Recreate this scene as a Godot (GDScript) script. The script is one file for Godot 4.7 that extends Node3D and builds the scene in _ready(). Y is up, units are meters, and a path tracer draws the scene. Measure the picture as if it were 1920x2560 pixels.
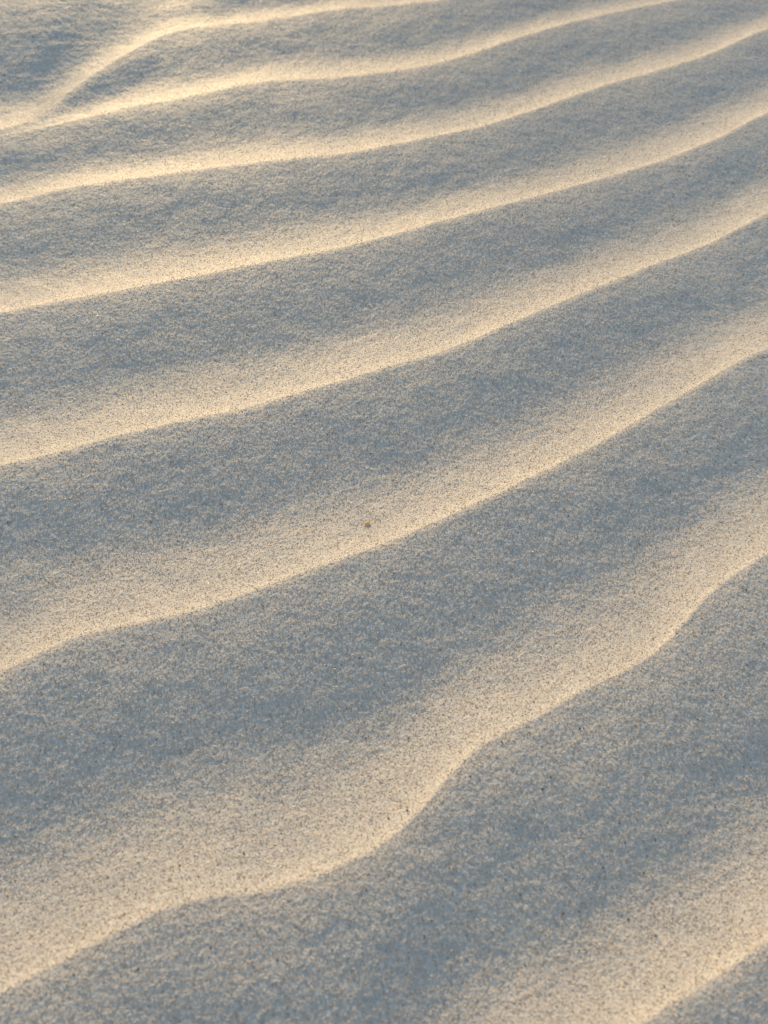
extends Node3D
# Wind-rippled white sand in low evening sun, one golden seed lying on it. Metres, y up.
# The ground is described in (x, d): d is the distance ahead of the camera's foot, so z = -d.

const CRESTS := [
	[[-0.3864, 0.8686], [-0.3378, 0.8677], [-0.3063, 0.8706], [-0.2686, 0.8834], [-0.1900, 0.9150], [-0.1000, 0.9620], [0.0000, 1.0000], [0.1000, 1.0300]],
	[[-0.3140, 0.6250], [-0.2899, 0.6446], [-0.2778, 0.6762], [-0.2678, 0.7067], [-0.2569, 0.7358], [-0.2461, 0.7533], [-0.2299, 0.7798], [-0.2180, 0.7995], [-0.2026, 0.8128], [-0.1755, 0.8254], [-0.1315, 0.8364], [-0.0826, 0.8514], [-0.0370, 0.8667], [0.0000, 0.8726], [0.0571, 0.8864]],
	[[-0.3121, 0.6186], [-0.2856, 0.6250], [-0.2639, 0.6367], [-0.2441, 0.6500], [-0.2269, 0.6609], [-0.1995, 0.6720], [-0.1712, 0.6812], [-0.1488, 0.6913], [-0.1337, 0.7023], [-0.1186, 0.7120], [-0.0841, 0.7142], [-0.0532, 0.7142], [-0.0288, 0.7188], [0.0000, 0.7272], [0.0315, 0.7374], [0.0638, 0.7533], [0.0906, 0.7730], [0.1325, 0.8021], [0.1813, 0.8336], [0.2186, 0.8523], [0.2562, 0.8696], [0.2947, 0.8854]],
	[[-0.2826, 0.5191], [-0.2707, 0.5249], [-0.2529, 0.5361], [-0.2205, 0.5453], [-0.1874, 0.5559], [-0.1703, 0.5593], [-0.1357, 0.5667], [-0.1011, 0.5765], [-0.0654, 0.5836], [-0.0291, 0.5884], [0.0000, 0.5987], [0.0281, 0.6135], [0.0567, 0.6218], [0.0958, 0.6393], [0.1376, 0.6657], [0.1663, 0.6876], [0.2044, 0.7090], [0.2501, 0.7327], [0.2996, 0.7631], [0.3347, 0.7900], [0.3735, 0.8254]],
	[[-0.2468, 0.3986], [-0.2256, 0.4030], [-0.2045, 0.4087], [-0.1835, 0.4152], [-0.1619, 0.4215], [-0.1400, 0.4282], [-0.1180, 0.4364], [-0.0954, 0.4438], [-0.0727, 0.4514], [-0.0415, 0.4614], [0.0000, 0.4763], [0.0333, 0.4943], [0.0673, 0.5088], [0.1026, 0.5233], [0.1396, 0.5420], [0.1774, 0.5581], [0.2170, 0.5783], [0.2597, 0.6042], [0.2904, 0.6282], [0.3247, 0.6609]],
	[[-0.2080, 0.2681], [-0.1906, 0.2732], [-0.1732, 0.2798], [-0.1559, 0.2875], [-0.1377, 0.2935], [-0.1189, 0.2984], [-0.1002, 0.3052], [-0.0809, 0.3106], [-0.0618, 0.3189], [-0.0420, 0.3268], [-0.0218, 0.3341], [0.0000, 0.3441], [0.0283, 0.3553], [0.0502, 0.3669], [0.0804, 0.3853], [0.1124, 0.4046], [0.1372, 0.4190], [0.1629, 0.4338], [0.1911, 0.4501], [0.2259, 0.4693], [0.2517, 0.4869], [0.2791, 0.5073]],
	[[-0.1713, 0.1442], [-0.1650, 0.1510], [-0.1565, 0.1586], [-0.1450, 0.1640], [-0.1302, 0.1688], [-0.1146, 0.1719], [-0.0989, 0.1753], [-0.0833, 0.1809], [-0.0674, 0.1865], [-0.0516, 0.1948], [-0.0351, 0.2021], [-0.0182, 0.2075], [0.0000, 0.2175], [0.0177, 0.2259], [0.0393, 0.2368], [0.0546, 0.2459], [0.0738, 0.2553], [0.0943, 0.2698], [0.1149, 0.2807], [0.1291, 0.2884], [0.1446, 0.3024], [0.1678, 0.3179], [0.1917, 0.3324], [0.2093, 0.3472], [0.2359, 0.3618]],
	[[-0.1356, 0.0242], [-0.1262, 0.0284], [-0.1155, 0.0356], [-0.1063, 0.0389], [-0.1003, 0.0429], [-0.0911, 0.0479], [-0.0788, 0.0518], [-0.0706, 0.0549], [-0.0576, 0.0561], [-0.0447, 0.0569], [-0.0333, 0.0597], [-0.0230, 0.0634], [-0.0116, 0.0679], [0.0000, 0.0736], [0.0092, 0.0803], [0.0188, 0.0905], [0.0268, 0.1021], [0.0411, 0.1140], [0.0544, 0.1204], [0.0679, 0.1261], [0.0813, 0.1350], [0.0980, 0.1433], [0.1146, 0.1498], [0.1245, 0.1568], [0.1364, 0.1673], [0.1525, 0.1846], [0.1661, 0.1948], [0.1800, 0.2042], [0.1911, 0.2110]],
	[[0.0907, 0.0159], [0.1016, 0.0218], [0.1152, 0.0273], [0.1248, 0.0323], [0.1346, 0.0374], [0.1405, 0.0407]],
]
const DARK_GRAINS := [[0.0661, 0.1345], [-0.0975, 0.0504], [-0.0604, 0.0790], [-0.0554, 0.0724], [0.1003, 0.0273], [0.0927, 0.0493], [0.1018, 0.0439], [-0.0717, 0.0636], [-0.1109, 0.0307], [-0.0632, 0.0390], [-0.0883, 0.0322], [-0.1490, 0.0793], [0.0688, 0.1009], [0.0648, 0.0962], [0.0498, 0.1154], [0.0093, 0.0881], [0.0018, 0.0852], [0.0226, 0.1213], [0.0267, 0.1356], [-0.0080, 0.1204], [0.0620, 0.1195], [0.0840, 0.1215], [0.0858, 0.0672], [0.1018, 0.0655], [0.0948, 0.0837], [0.0679, 0.0511], [0.0521, 0.0341], [-0.1496, 0.1558], [-0.0877, 0.1698], [-0.0575, 0.1815], [-0.1492, 0.2830], [-0.1688, 0.2959], [-0.0448, 0.3061], [-0.0621, 0.2625], [-0.0075, 0.2810], [0.1745, 0.1903], [0.1459, 0.1393], [0.0856, 0.1218], [0.0960, 0.0763]]
const RED_GRAINS := [[-0.0800, 0.0679], [0.0523, 0.0576], [0.0746, 0.0395]]
# low mounds on the ripples: x, d, height, half width
const MOUNDS := [[0.1588, 0.1225, 0.0011, 0.013], [-0.1794, 0.1946, 0.0013, 0.016]]
const LAMBDA := 0.135          # usual distance from one ripple to the next, along d
const TILT := 0.47             # how the ripples slant: d per x

# how a ripple's profile climbs and falls from one crest (0) to the next nearer one (1); slope = fall per spacing
const PROFILE := [[0.0, 0.075], [0.045, -0.07], [0.15, -0.11], [0.30, -0.15], [0.44, -0.165], [0.55, -0.13], [0.63, -0.06], [0.71, 0.03], [0.80, 0.105], [0.90, 0.19], [0.955, 0.27], [0.984, 0.36], [1.0, 0.16]]

var table := PackedFloat32Array()
var swell := FastNoiseLite.new()
var ruffle := FastNoiseLite.new()
var mottle := FastNoiseLite.new()
var clump := FastNoiseLite.new()
var sway := FastNoiseLite.new()
var rng := RandomNumberGenerator.new()

# the finely built patch
var gx := PackedFloat32Array()
var gd := PackedFloat32Array()
var gh := PackedFloat32Array()
var step_x := PackedFloat32Array()
var step_d := PackedFloat32Array()

func _ready() -> void:
	rng.seed = 20240611
	set_camera_sky_and_sun()
	make_noise()
	make_table()
	make_patch()
	scatter_grains()
	dark_grains()
	make_seed()

# ---------------------------------------------------------------- camera, sky, sun
func set_camera_sky_and_sun() -> void:
	var cam := Camera3D.new()
	cam.name = "camera"
	var lens := CameraAttributesPhysical.new()
	lens.frustum_focal_length = 18.03          # 67.3 degrees upright
	lens.frustum_focus_distance = 0.43
	lens.exposure_aperture = 7.0
	lens.frustum_near = 0.02
	lens.frustum_far = 400.0
	cam.attributes = lens
	cam.fov = 67.3
	cam.near = 0.02
	cam.far = 400.0
	cam.position = Vector3(0, 0.32, 0)
	cam.rotation_degrees = Vector3(-53.5, 0, 0)
	add_child(cam)
	cam.current = true

	var sky_material := ProceduralSkyMaterial.new()
	sky_material.sky_top_color = Color(0.488, 0.572, 0.643)
	sky_material.sky_horizon_color = Color(0.74, 0.745, 0.735)
	sky_material.sky_curve = 0.15
	sky_material.ground_bottom_color = Color(0.5, 0.46, 0.42)
	sky_material.ground_horizon_color = Color(0.66, 0.62, 0.58)
	sky_material.sun_angle_max = 1.0
	var env := Environment.new()
	env.background_mode = Environment.BG_SKY
	env.sky = Sky.new()
	env.sky.sky_material = sky_material
	env.tonemap_mode = Environment.TONE_MAPPER_LINEAR
	env.tonemap_exposure = 1.11
	env.sdfgi_enabled = true
	env.ssao_enabled = true
	env.ssil_enabled = true
	var we := WorldEnvironment.new()
	we.name = "environment"
	we.environment = env
	add_child(we)

	var sun := DirectionalLight3D.new()
	sun.name = "sun"
	sun.light_color = Color(1.0, 0.858, 0.635)
	sun.light_energy = 1.3
	sun.light_angular_distance = 1.5
	sun.shadow_enabled = true
	var el := deg_to_rad(13.8)
	var az := deg_to_rad(15.0)                  # the sun stands ahead and a little to the left
	var toward := Vector3(-sin(az) * cos(el), sin(el), -cos(az) * cos(el))
	add_child(sun)
	sun.look_at_from_position(toward, Vector3.ZERO, Vector3.UP)

# ---------------------------------------------------------------- the sand's shape
func noise_of(n: FastNoiseLite, s: int, wavelength: float, octaves: int) -> void:
	n.seed = s
	n.noise_type = FastNoiseLite.TYPE_SIMPLEX_SMOOTH
	n.frequency = 1.0 / wavelength
	n.fractal_type = FastNoiseLite.FRACTAL_FBM if octaves > 1 else FastNoiseLite.FRACTAL_NONE
	n.fractal_octaves = octaves

func make_noise() -> void:
	noise_of(swell, 3, 0.085, 2)
	noise_of(ruffle, 7, 0.026, 2)
	noise_of(mottle, 11, 0.0085, 2)
	noise_of(clump, 17, 0.0030, 1)
	noise_of(sway, 23, 0.16, 2)

func make_table() -> void:
	# integrate the slopes; the small remainder is spread evenly so that both crests end level
	var n := 1024
	var slopes := PackedFloat32Array()
	var total := 0.0
	for i in n:
		var p := (i + 0.5) / n
		var s := 0.0
		for j in PROFILE.size() - 1:
			if p >= PROFILE[j][0] and p <= PROFILE[j + 1][0]:
				var t: float = (p - PROFILE[j][0]) / (PROFILE[j + 1][0] - PROFILE[j][0])
				s = lerpf(PROFILE[j][1], PROFILE[j + 1][1], smoothstep(0.0, 1.0, t))
		slopes.append(s)
		total += s / n
	var h := 0.0
	table.append(0.0)
	for i in n:
		h += (slopes[i] - total) / n
		table.append(h)
	table.append(h)

func crest_at(c: Array, x: float, tail: float) -> float:
	var last: int = c.size() - 1
	if x <= c[0][0]:
		return c[0][1] + (x - c[0][0]) * tail
	if x >= c[last][0]:
		return c[last][1] + (x - c[last][0]) * TILT
	var i := 0
	while x > c[i + 1][0]:
		i += 1
	var a: Array = c[maxi(i - 1, 0)]
	var b: Array = c[i]
	var e: Array = c[i + 1]
	var g: Array = c[mini(i + 2, last)]
	var t: float = (x - b[0]) / (e[0] - b[0])
	var m0: float = (e[1] - a[1]) / (e[0] - a[0]) * (e[0] - b[0])
	var m1: float = (g[1] - b[1]) / (g[0] - b[0]) * (e[0] - b[0])
	var t2 := t * t
	var t3 := t2 * t
	return (2 * t3 - 3 * t2 + 1) * b[1] + (t3 - 2 * t2 + t) * m0 + (-2 * t3 + 3 * t2) * e[1] + (t3 - t2) * m1

# all crests that a line of constant x crosses, nearest first
func crests_across(x: float) -> PackedFloat32Array:
	var r := PackedFloat32Array()
	var near := crest_at(CRESTS[8], x, TILT)
	for k in range(45, 0, -1):
		r.append(near - k * LAMBDA - 0.03 * sway.get_noise_2d(x, k * 3.1) * minf(k, 1))
	var k := 8
	while k >= 0:
		var v := 0.0
		for o in [-2, -1, 0, 1, 2]:
			v += crest_at(CRESTS[k], x + o * (0.016 if k > 1 and k < 5 else 0.009 if k == 6 else 0.006), 0.15 if k == 0 else 0.4 if k == 1 else TILT) / 5.0
		r.append(v)
		k -= 1
	for n in 45:
		r.append(1.14 + 0.3 * x + n * LAMBDA * 1.05 + 0.03 * sway.get_noise_2d(x, 200.0 + n * 3.1))
	for i in range(1, r.size()):
		r[i] = maxf(r[i], r[i - 1] + 0.006)
	return r

func column(x: float, sx: float) -> void:
	var c := crests_across(x)
	var i := 0
	var n := c.size()
	var nearest := 45                  # the band in front of the nearest whole crest
	var hollow := 45 + 7                # the wide band behind the forked crest
	var bank := smoothstep(-0.215, -0.325, x)                # towards the left it deepens
	var shoulder := 1.0 - 0.62 * smoothstep(-0.31, -0.26, x) * smoothstep(-0.15, -0.21, x)
	for row in gd.size():
		var d := gd[row]
		while i < n - 2 and d > c[i + 1]:
			i += 1
		while i > 0 and d < c[i]:
			i -= 1
		var gap := c[i + 1] - c[i]
		var p := clampf((c[i + 1] - d) / gap, 0.0, 1.0)
		var flat_p := p
		if i == hollow:
			p = pow(p, 1.0 + 0.3 * bank)
		elif i == nearest:
			p = pow(p, 1.22)
		var q := p * 1024.0
		var j := int(q)
		var h := lerpf(table[j], table[j + 1], q - j)
		h *= gap * minf(1.0, gap / 0.10) if gap < 0.15 else 0.15 + 0.8 * (gap - 0.15)
		if i == hollow:
			h = h * shoulder + 0.018 * bank * (1.0 - flat_p)
		elif i > hollow:
			h += 0.018 * bank * (1.0 - smoothstep(0.0, 0.7, d - c[hollow + 1]))
		var calm := 1.0 - 0.55 * smoothstep(0.70, 0.95, p)       # the crests are blown smoother
		h += 0.0007 * swell.get_noise_2d(x, d) + 0.00028 * ruffle.get_noise_2d(x, d)
		for m in MOUNDS:
			var far_off: float = (x - m[0]) * (x - m[0]) + (d - m[1]) * (d - m[1])
			if far_off < 9.0 * m[3] * m[3]:
				h += m[2] * exp(-far_off / (m[3] * m[3]))
		# relief that the mesh is too coarse to carry is left out, and ripples far from the picture
		var step := maxf(sx, step_d[row])
		if step > 0.04:
			h *= 1.0 - smoothstep(0.04, 0.09, step)
		if step < 0.008:
			h += (1.0 - smoothstep(0.002, 0.008, step)) * (0.00014 * mottle.get_noise_2d(x * 0.8, d) + 0.00008 * clump.get_noise_2d(x, d)) * calm
		gh.append(h)

# grid lines: close together where grains can be told apart, wider and wider out to the horizon
func lines(from_: float, to: float, fine: float, coarse: float, at0: float, at1: float) -> PackedFloat32Array:
	var r := PackedFloat32Array()
	var v := from_
	while v < to:
		r.append(v)
		v += lerpf(fine, coarse, clampf((absf(v) - at0) / (at1 - at0), 0.0, 1.0))
	return r

func outward(from_: float, step: float) -> PackedFloat32Array:
	var r := PackedFloat32Array()
	var v := from_
	while v < 150.0:
		r.append(v)
		step *= 1.05 if step < 0.014 else 1.12
		v += step
	return r

func spacing(l: PackedFloat32Array) -> PackedFloat32Array:
	var r := PackedFloat32Array()
	for i in l.size():
		r.append(l[mini(i + 1, l.size() - 1)] - l[mini(i + 1, l.size() - 1) - 1])
	return r

func sand_material() -> StandardMaterial3D:
	var m := StandardMaterial3D.new()
	m.resource_name = "pale quartz sand"
	m.albedo_color = Color(1, 1, 1)
	m.vertex_color_use_as_albedo = true
	m.roughness = 0.66
	m.metallic_specular = 0.5
	# the roughness of single grains
	m.uv1_triplanar = true
	m.uv1_world_triplanar = true
	m.uv1_scale = Vector3.ONE * 5.0
	var relief := FastNoiseLite.new()
	relief.seed = 43
	relief.noise_type = FastNoiseLite.TYPE_SIMPLEX
	relief.frequency = 0.17
	relief.fractal_octaves = 2
	var bump := NoiseTexture2D.new()
	bump.width = 1024
	bump.height = 1024
	bump.seamless = true
	bump.noise = relief
	m.heightmap_enabled = true
	m.heightmap_texture = bump
	m.heightmap_scale = 0.010
	return m

func grain_tint() -> Color:
	# linear base colours of single grains: clear, milky, cream, tan, grey, rarely dark
	var u := rng.randf()
	var v := rng.randf_range(0.86, 1.12)
	if u < 0.50: return Color(0.72 * v, 0.69 * v, 0.65 * v)
	if u < 0.74: return Color(0.69 * v, 0.63 * v, 0.56 * v)
	if u < 0.86: return Color(0.64 * v, 0.55 * v, 0.46 * v)
	if u < 0.990: return Color(0.62 * v, 0.61 * v, 0.60 * v)
	if u < 0.9985: return Color(0.40 * v, 0.26 * v, 0.18 * v)
	return Color(0.10 * v, 0.095 * v, 0.09 * v)

func grid_mesh(nx: int, nd: int, verts: PackedVector3Array, colors: PackedColorArray) -> ArrayMesh:
	var idx := PackedInt32Array()
	idx.resize((nx - 1) * (nd - 1) * 6)
	var w := 0
	for i in nx - 1:
		for j in nd - 1:
			var a := i * nd + j
			var b := a + nd
			if (i + j) & 1:
				idx[w] = a; idx[w + 1] = b + 1; idx[w + 2] = b
				idx[w + 3] = a; idx[w + 4] = a + 1; idx[w + 5] = b + 1
			else:
				idx[w] = a; idx[w + 1] = a + 1; idx[w + 2] = b
				idx[w + 3] = a + 1; idx[w + 4] = b + 1; idx[w + 5] = b
			w += 6
	idx.resize(w)
	var arrays := []
	arrays.resize(Mesh.ARRAY_MAX)
	arrays[Mesh.ARRAY_VERTEX] = verts
	arrays[Mesh.ARRAY_COLOR] = colors
	arrays[Mesh.ARRAY_INDEX] = idx
	var m := ArrayMesh.new()
	m.add_surface_from_arrays(Mesh.PRIMITIVE_TRIANGLES, arrays)
	return m

func make_patch() -> void:
	var half := lines(0.0, 0.41, 0.00056, 0.0015, 0.14, 0.41)
	half.append_array(outward(half[half.size() - 1] + 0.0015, 0.0015))
	for i in range(half.size() - 1, 0, -1):
		gx.append(-half[i])
	gx.append_array(half)
	var behind := outward(0.031, 0.0005)
	for i in range(behind.size() - 1, -1, -1):
		gd.append(-behind[i])
	gd.append_array(lines(-0.03, 0.93, 0.00048, 0.0017, 0.0, 0.9))
	gd.append_array(outward(gd[gd.size() - 1] + 0.0017, 0.0017))
	step_x = spacing(gx)
	step_d = spacing(gd)
	var nx := gx.size()
	var nd := gd.size()
	for i in nx:
		column(gx[i], step_x[i])
	var verts := PackedVector3Array()
	var colors := PackedColorArray()
	verts.resize(nx * nd)
	colors.resize(nx * nd)
	for i in nx:
		var x := gx[i]
		for j in nd:
			var k := i * nd + j
			gh[k] += rng.randf_range(-0.000065, 0.000065)      # single grains
			verts[k] = Vector3(x, gh[k], -gd[j])
			colors[k] = grain_tint().lerp(Color(0.69, 0.65, 0.60), smoothstep(0.0015, 0.010, maxf(step_x[i], step_d[j])))
	var o := MeshInstance3D.new()
	o.name = "sand"
	o.mesh = grid_mesh(nx, nd, verts, colors)
	o.material_override = sand_material()
	o.set_meta("kind", "structure")
	o.set_meta("label", "pale rippled sand with long slanting crests")
	add_child(o)

# ---------------------------------------------------------------- grains
func height_at(x: float, d: float) -> float:
	var i := clampi(gx.bsearch(x) - 1, 0, gx.size() - 2)
	var j := clampi(gd.bsearch(d) - 1, 0, gd.size() - 2)
	var s := (x - gx[i]) / (gx[i + 1] - gx[i])
	var t := (d - gd[j]) / (gd[j + 1] - gd[j])
	var nd := gd.size()
	var k := i * nd + j
	return lerpf(lerpf(gh[k], gh[k + 1], t), lerpf(gh[k + nd], gh[k + nd + 1], t), s)

func grain_mesh(variant: int, r: RandomNumberGenerator) -> ArrayMesh:
	# a worn crystal of 20 flat faces, one unit across
	var g := (1.0 + sqrt(5.0)) / 2.0
	var p := [Vector3(-1, g, 0), Vector3(1, g, 0), Vector3(-1, -g, 0), Vector3(1, -g, 0), Vector3(0, -1, g), Vector3(0, 1, g), Vector3(0, -1, -g), Vector3(0, 1, -g), Vector3(g, 0, -1), Vector3(g, 0, 1), Vector3(-g, 0, -1), Vector3(-g, 0, 1)]
	var f := [0, 11, 5, 0, 5, 1, 0, 1, 7, 0, 7, 10, 0, 10, 11, 1, 5, 9, 5, 11, 4, 11, 10, 2, 10, 7, 6, 7, 1, 8, 3, 9, 4, 3, 4, 2, 3, 2, 6, 3, 6, 8, 3, 8, 9, 4, 9, 5, 2, 4, 11, 6, 2, 10, 8, 6, 7, 9, 8, 1]
	var stretch := Vector3(1.0 + 0.18 * variant, 1.0, 1.0 - 0.1 * variant)
	for i in p.size():
		p[i] = p[i].normalized() * 0.5 * r.randf_range(0.78, 1.1) * stretch
	var st := SurfaceTool.new()
	st.begin(Mesh.PRIMITIVE_TRIANGLES)
	st.set_smooth_group(-1)
	for i in range(0, f.size(), 3):
		for k in [0, 2, 1]:
			st.add_vertex(p[f[i + k]])
	st.generate_normals()
	return st.commit()

func scatter(called: String, label: String, count: int, variant: int, size_from: float, size_to: float, m: Material, mineral: bool, s: int) -> void:
	var r := RandomNumberGenerator.new()
	r.seed = s
	var mm := MultiMesh.new()
	mm.transform_format = MultiMesh.TRANSFORM_3D
	mm.use_colors = true
	mm.mesh = grain_mesh(variant, r)
	mm.instance_count = count
	# a stock of turns, so that no two neighbours lie alike
	var turns: Array[Basis] = []
	for i in 512:
		turns.append(Basis(Quaternion(r.randfn(), r.randfn(), r.randfn(), r.randfn()).normalized()))
	var buffer := PackedFloat32Array()
	buffer.resize(count * 16)
	var nx := gx.size()
	var nd := gd.size()
	var w := 0
	var made := 0
	while made < count:
		var i := r.randi_range(0, nx - 2)
		var j := r.randi_range(0, nd - 2)
		var x0 := gx[i]
		var d0 := gd[j]
		# only the ground in view and a margin round it
		if step_x[i] > 0.0021 or step_d[j] > 0.0024 or absf(x0) - 0.19 - 0.30 * maxf(d0, 0.0) > 0.10 * r.randf():
			continue
		var sx := r.randf()
		var sd := r.randf()
		var k := i * nd + j
		var size := lerpf(size_from, size_to, r.randf() * r.randf())
		var h := lerpf(lerpf(gh[k], gh[k + 1], sd), lerpf(gh[k + nd], gh[k + nd + 1], sd), sx) + size * r.randf_range(-0.36, 0.08)
		var b := turns[r.randi() & 511]
		var c := Color(0.035, 0.032, 0.03) * r.randf_range(0.6, 1.8) if mineral else grain_tint()
		buffer[w] = b.x.x * size; buffer[w + 1] = b.y.x * size; buffer[w + 2] = b.z.x * size; buffer[w + 3] = lerpf(x0, gx[i + 1], sx)
		buffer[w + 4] = b.x.y * size; buffer[w + 5] = b.y.y * size; buffer[w + 6] = b.z.y * size; buffer[w + 7] = h
		buffer[w + 8] = b.x.z * size; buffer[w + 9] = b.y.z * size; buffer[w + 10] = b.z.z * size; buffer[w + 11] = -lerpf(d0, gd[j + 1], sd)
		buffer[w + 12] = c.r; buffer[w + 13] = c.g; buffer[w + 14] = c.b; buffer[w + 15] = 1.0
		w += 16
		made += 1
	mm.buffer = buffer
	var o := MultiMeshInstance3D.new()
	o.name = called
	o.multimesh = mm
	o.material_override = m
	o.set_meta("kind", "stuff")
	o.set_meta("label", label)
	o.set_meta("category", "sand grains")
	add_child(o)

func scatter_grains() -> void:
	var matt := StandardMaterial3D.new()
	matt.resource_name = "milky quartz grain"
	matt.vertex_color_use_as_albedo = true
	matt.roughness = 0.5
	matt.backlight_enabled = true
	matt.backlight = Color(0.85, 0.8, 0.7)
	scatter("milky_sand_grains", "milky and cream sand grains covering the ripples", 560000, 0, 0.00032, 0.00080, matt, false, 5)
	var glossy := StandardMaterial3D.new()
	glossy.resource_name = "clear quartz grain"
	glossy.vertex_color_use_as_albedo = true
	glossy.roughness = 0.30
	glossy.metallic_specular = 0.6
	glossy.backlight_enabled = true
	glossy.backlight = Color(0.85, 0.8, 0.7)
	scatter("glinting_sand_grains", "clear glinting quartz grains strewn over the ripples", 150000, 1, 0.00034, 0.00085, glossy, false, 9)
	var dark := StandardMaterial3D.new()
	dark.resource_name = "dark mineral grain"
	dark.vertex_color_use_as_albedo = true
	dark.roughness = 0.45
	scatter("fine_dark_grains", "fine dark mineral grains speckling the pale sand", 2200, 0, 0.0003, 0.0006, dark, true, 13)

func dark_grains() -> void:
	var r := RandomNumberGenerator.new()
	r.seed = 31
	var black := StandardMaterial3D.new()
	black.resource_name = "black mineral"
	black.albedo_color = Color(0.12, 0.11, 0.10)
	black.roughness = 0.4
	var red := StandardMaterial3D.new()
	red.resource_name = "rust red mineral"
	red.albedo_color = Color(0.52, 0.24, 0.14)
	red.roughness = 0.5
	var shapes := [grain_mesh(0, r), grain_mesh(1, r), grain_mesh(2, r)]
	for set_ in [[DARK_GRAINS, black, "dark_grain", "black mineral speck lying on the pale rippled sand", "black specks on the sand"], [RED_GRAINS, red, "red_grain", "rust red mineral speck lying on the pale sand", "rust red specks on the sand"]]:
		var n := 0
		for g in set_[0]:
			var o := MeshInstance3D.new()
			o.name = set_[2] + ("_%03d" % n if n else "")
			n += 1
			o.mesh = shapes[r.randi() % 3]
			o.material_override = set_[1]
			var size := r.randf_range(0.0006, 0.0009)
			o.transform = Transform3D(Basis(Quaternion(r.randfn(), r.randfn(), r.randfn(), r.randfn()).normalized()).scaled(Vector3.ONE * size), Vector3(g[0], height_at(g[0], g[1]) + size * 0.22, -g[1]))
			o.set_meta("label", set_[3])
			o.set_meta("category", "grain")
			o.set_meta("group", set_[4])
			add_child(o)

# ---------------------------------------------------------------- the seed
func make_seed() -> void:
	var x := -0.0086
	var d := 0.2328
	var root := Node3D.new()
	root.name = "seed"
	root.position = Vector3(x, height_at(x, d) + 0.0006, -d)
	root.rotation = Vector3(0.12, deg_to_rad(26.0), 0.05)
	root.set_meta("label", "tiny golden grooved seed lying on the sand above a crest")
	root.set_meta("category", "seed")
	add_child(root)
	var gold := StandardMaterial3D.new()
	gold.resource_name = "golden husk"
	gold.albedo_color = Color(1.0, 0.80, 0.40)
	gold.roughness = 0.4
	gold.backlight_enabled = true
	gold.backlight = Color(1.0, 0.97, 0.88)
	var brown := StandardMaterial3D.new()
	brown.resource_name = "brown furrow"
	brown.albedo_color = Color(0.52, 0.33, 0.09)
	brown.roughness = 0.7
	# husk: a plump spindle along x with furrows pressed into it
	var furrows := [deg_to_rad(112.0), deg_to_rad(38.0), deg_to_rad(-40.0), deg_to_rad(190.0)]
	var rings := 22
	var around := 40
	var st := SurfaceTool.new()
	st.begin(Mesh.PRIMITIVE_TRIANGLES)
	st.set_smooth_group(0)
	var pts := []
	for i in rings + 1:
		var t := float(i) / rings
		var along := -0.00165 + 0.0033 * t
		var body := pow(sin(PI * clampf(t, 0.0, 1.0)), 0.62)
		for k in around:
			var a := TAU * k / around
			var rad := 0.00092 * body
			for fu in furrows:
				rad *= 1.0 - 0.30 * exp(-pow(angle_difference(a, fu) / 0.2, 2.0)) * smoothstep(0.0, 0.2, t) * smoothstep(1.0, 0.8, t)
			pts.append(Vector3(along, rad * sin(a) * 0.85, -rad * cos(a)))
	for i in rings:
		for k in around:
			var a: Vector3 = pts[i * around + k]
			var b: Vector3 = pts[i * around + (k + 1) % around]
			var c: Vector3 = pts[(i + 1) * around + k]
			var e: Vector3 = pts[(i + 1) * around + (k + 1) % around]
			for v in [a, c, b, b, c, e]:
				st.add_vertex(v)
	st.index()
	st.generate_normals()
	var husk := MeshInstance3D.new()
	husk.name = "husk"
	husk.mesh = st.commit()
	husk.material_override = gold
	root.add_child(husk, true)
	for fu in furrows.slice(0, 2):
		var s2 := SurfaceTool.new()
		s2.begin(Mesh.PRIMITIVE_TRIANGLES)
		s2.set_smooth_group(0)
		var ring := []
		for i in 13:
			var t := 0.10 + 0.80 * i / 12.0
			var rad := 0.00092 * pow(sin(PI * t), 0.62) * (1.0 - 0.26 * smoothstep(0.0, 0.2, t) * smoothstep(1.0, 0.8, t))
			var mid := Vector3(-0.00165 + 0.0033 * t, rad * sin(fu) * 0.85, -rad * cos(fu))
			var thick := 0.00006 * sin(PI * i / 12.0) + 0.00001
			for k in 6:
				ring.append(mid + Vector3(0, sin(TAU * k / 6.0), cos(TAU * k / 6.0)) * thick)
		for i in 12:
			for k in 6:
				var a: Vector3 = ring[i * 6 + k]
				var b: Vector3 = ring[i * 6 + (k + 1) % 6]
				var c: Vector3 = ring[(i + 1) * 6 + k]
				var e: Vector3 = ring[(i + 1) * 6 + (k + 1) % 6]
				for v in [a, b, c, b, e, c]:
					s2.add_vertex(v)
		s2.index()
		s2.generate_normals()
		var furrow := MeshInstance3D.new()
		furrow.name = "furrow"
		furrow.mesh = s2.commit()
		furrow.material_override = brown
		root.add_child(furrow, true)
	var tip := MeshInstance3D.new()
	tip.name = "stalk"
	var cone := CylinderMesh.new()
	cone.top_radius = 0.00004
	cone.bottom_radius = 0.00016
	cone.height = 0.0006
	cone.radial_segments = 10
	cone.rings = 2
	tip.mesh = cone
	tip.rotation = Vector3(0, 0, PI / 2)
	tip.position = Vector3(-0.00185, 0, 0)
	tip.material_override = brown
	root.add_child(tip, true)
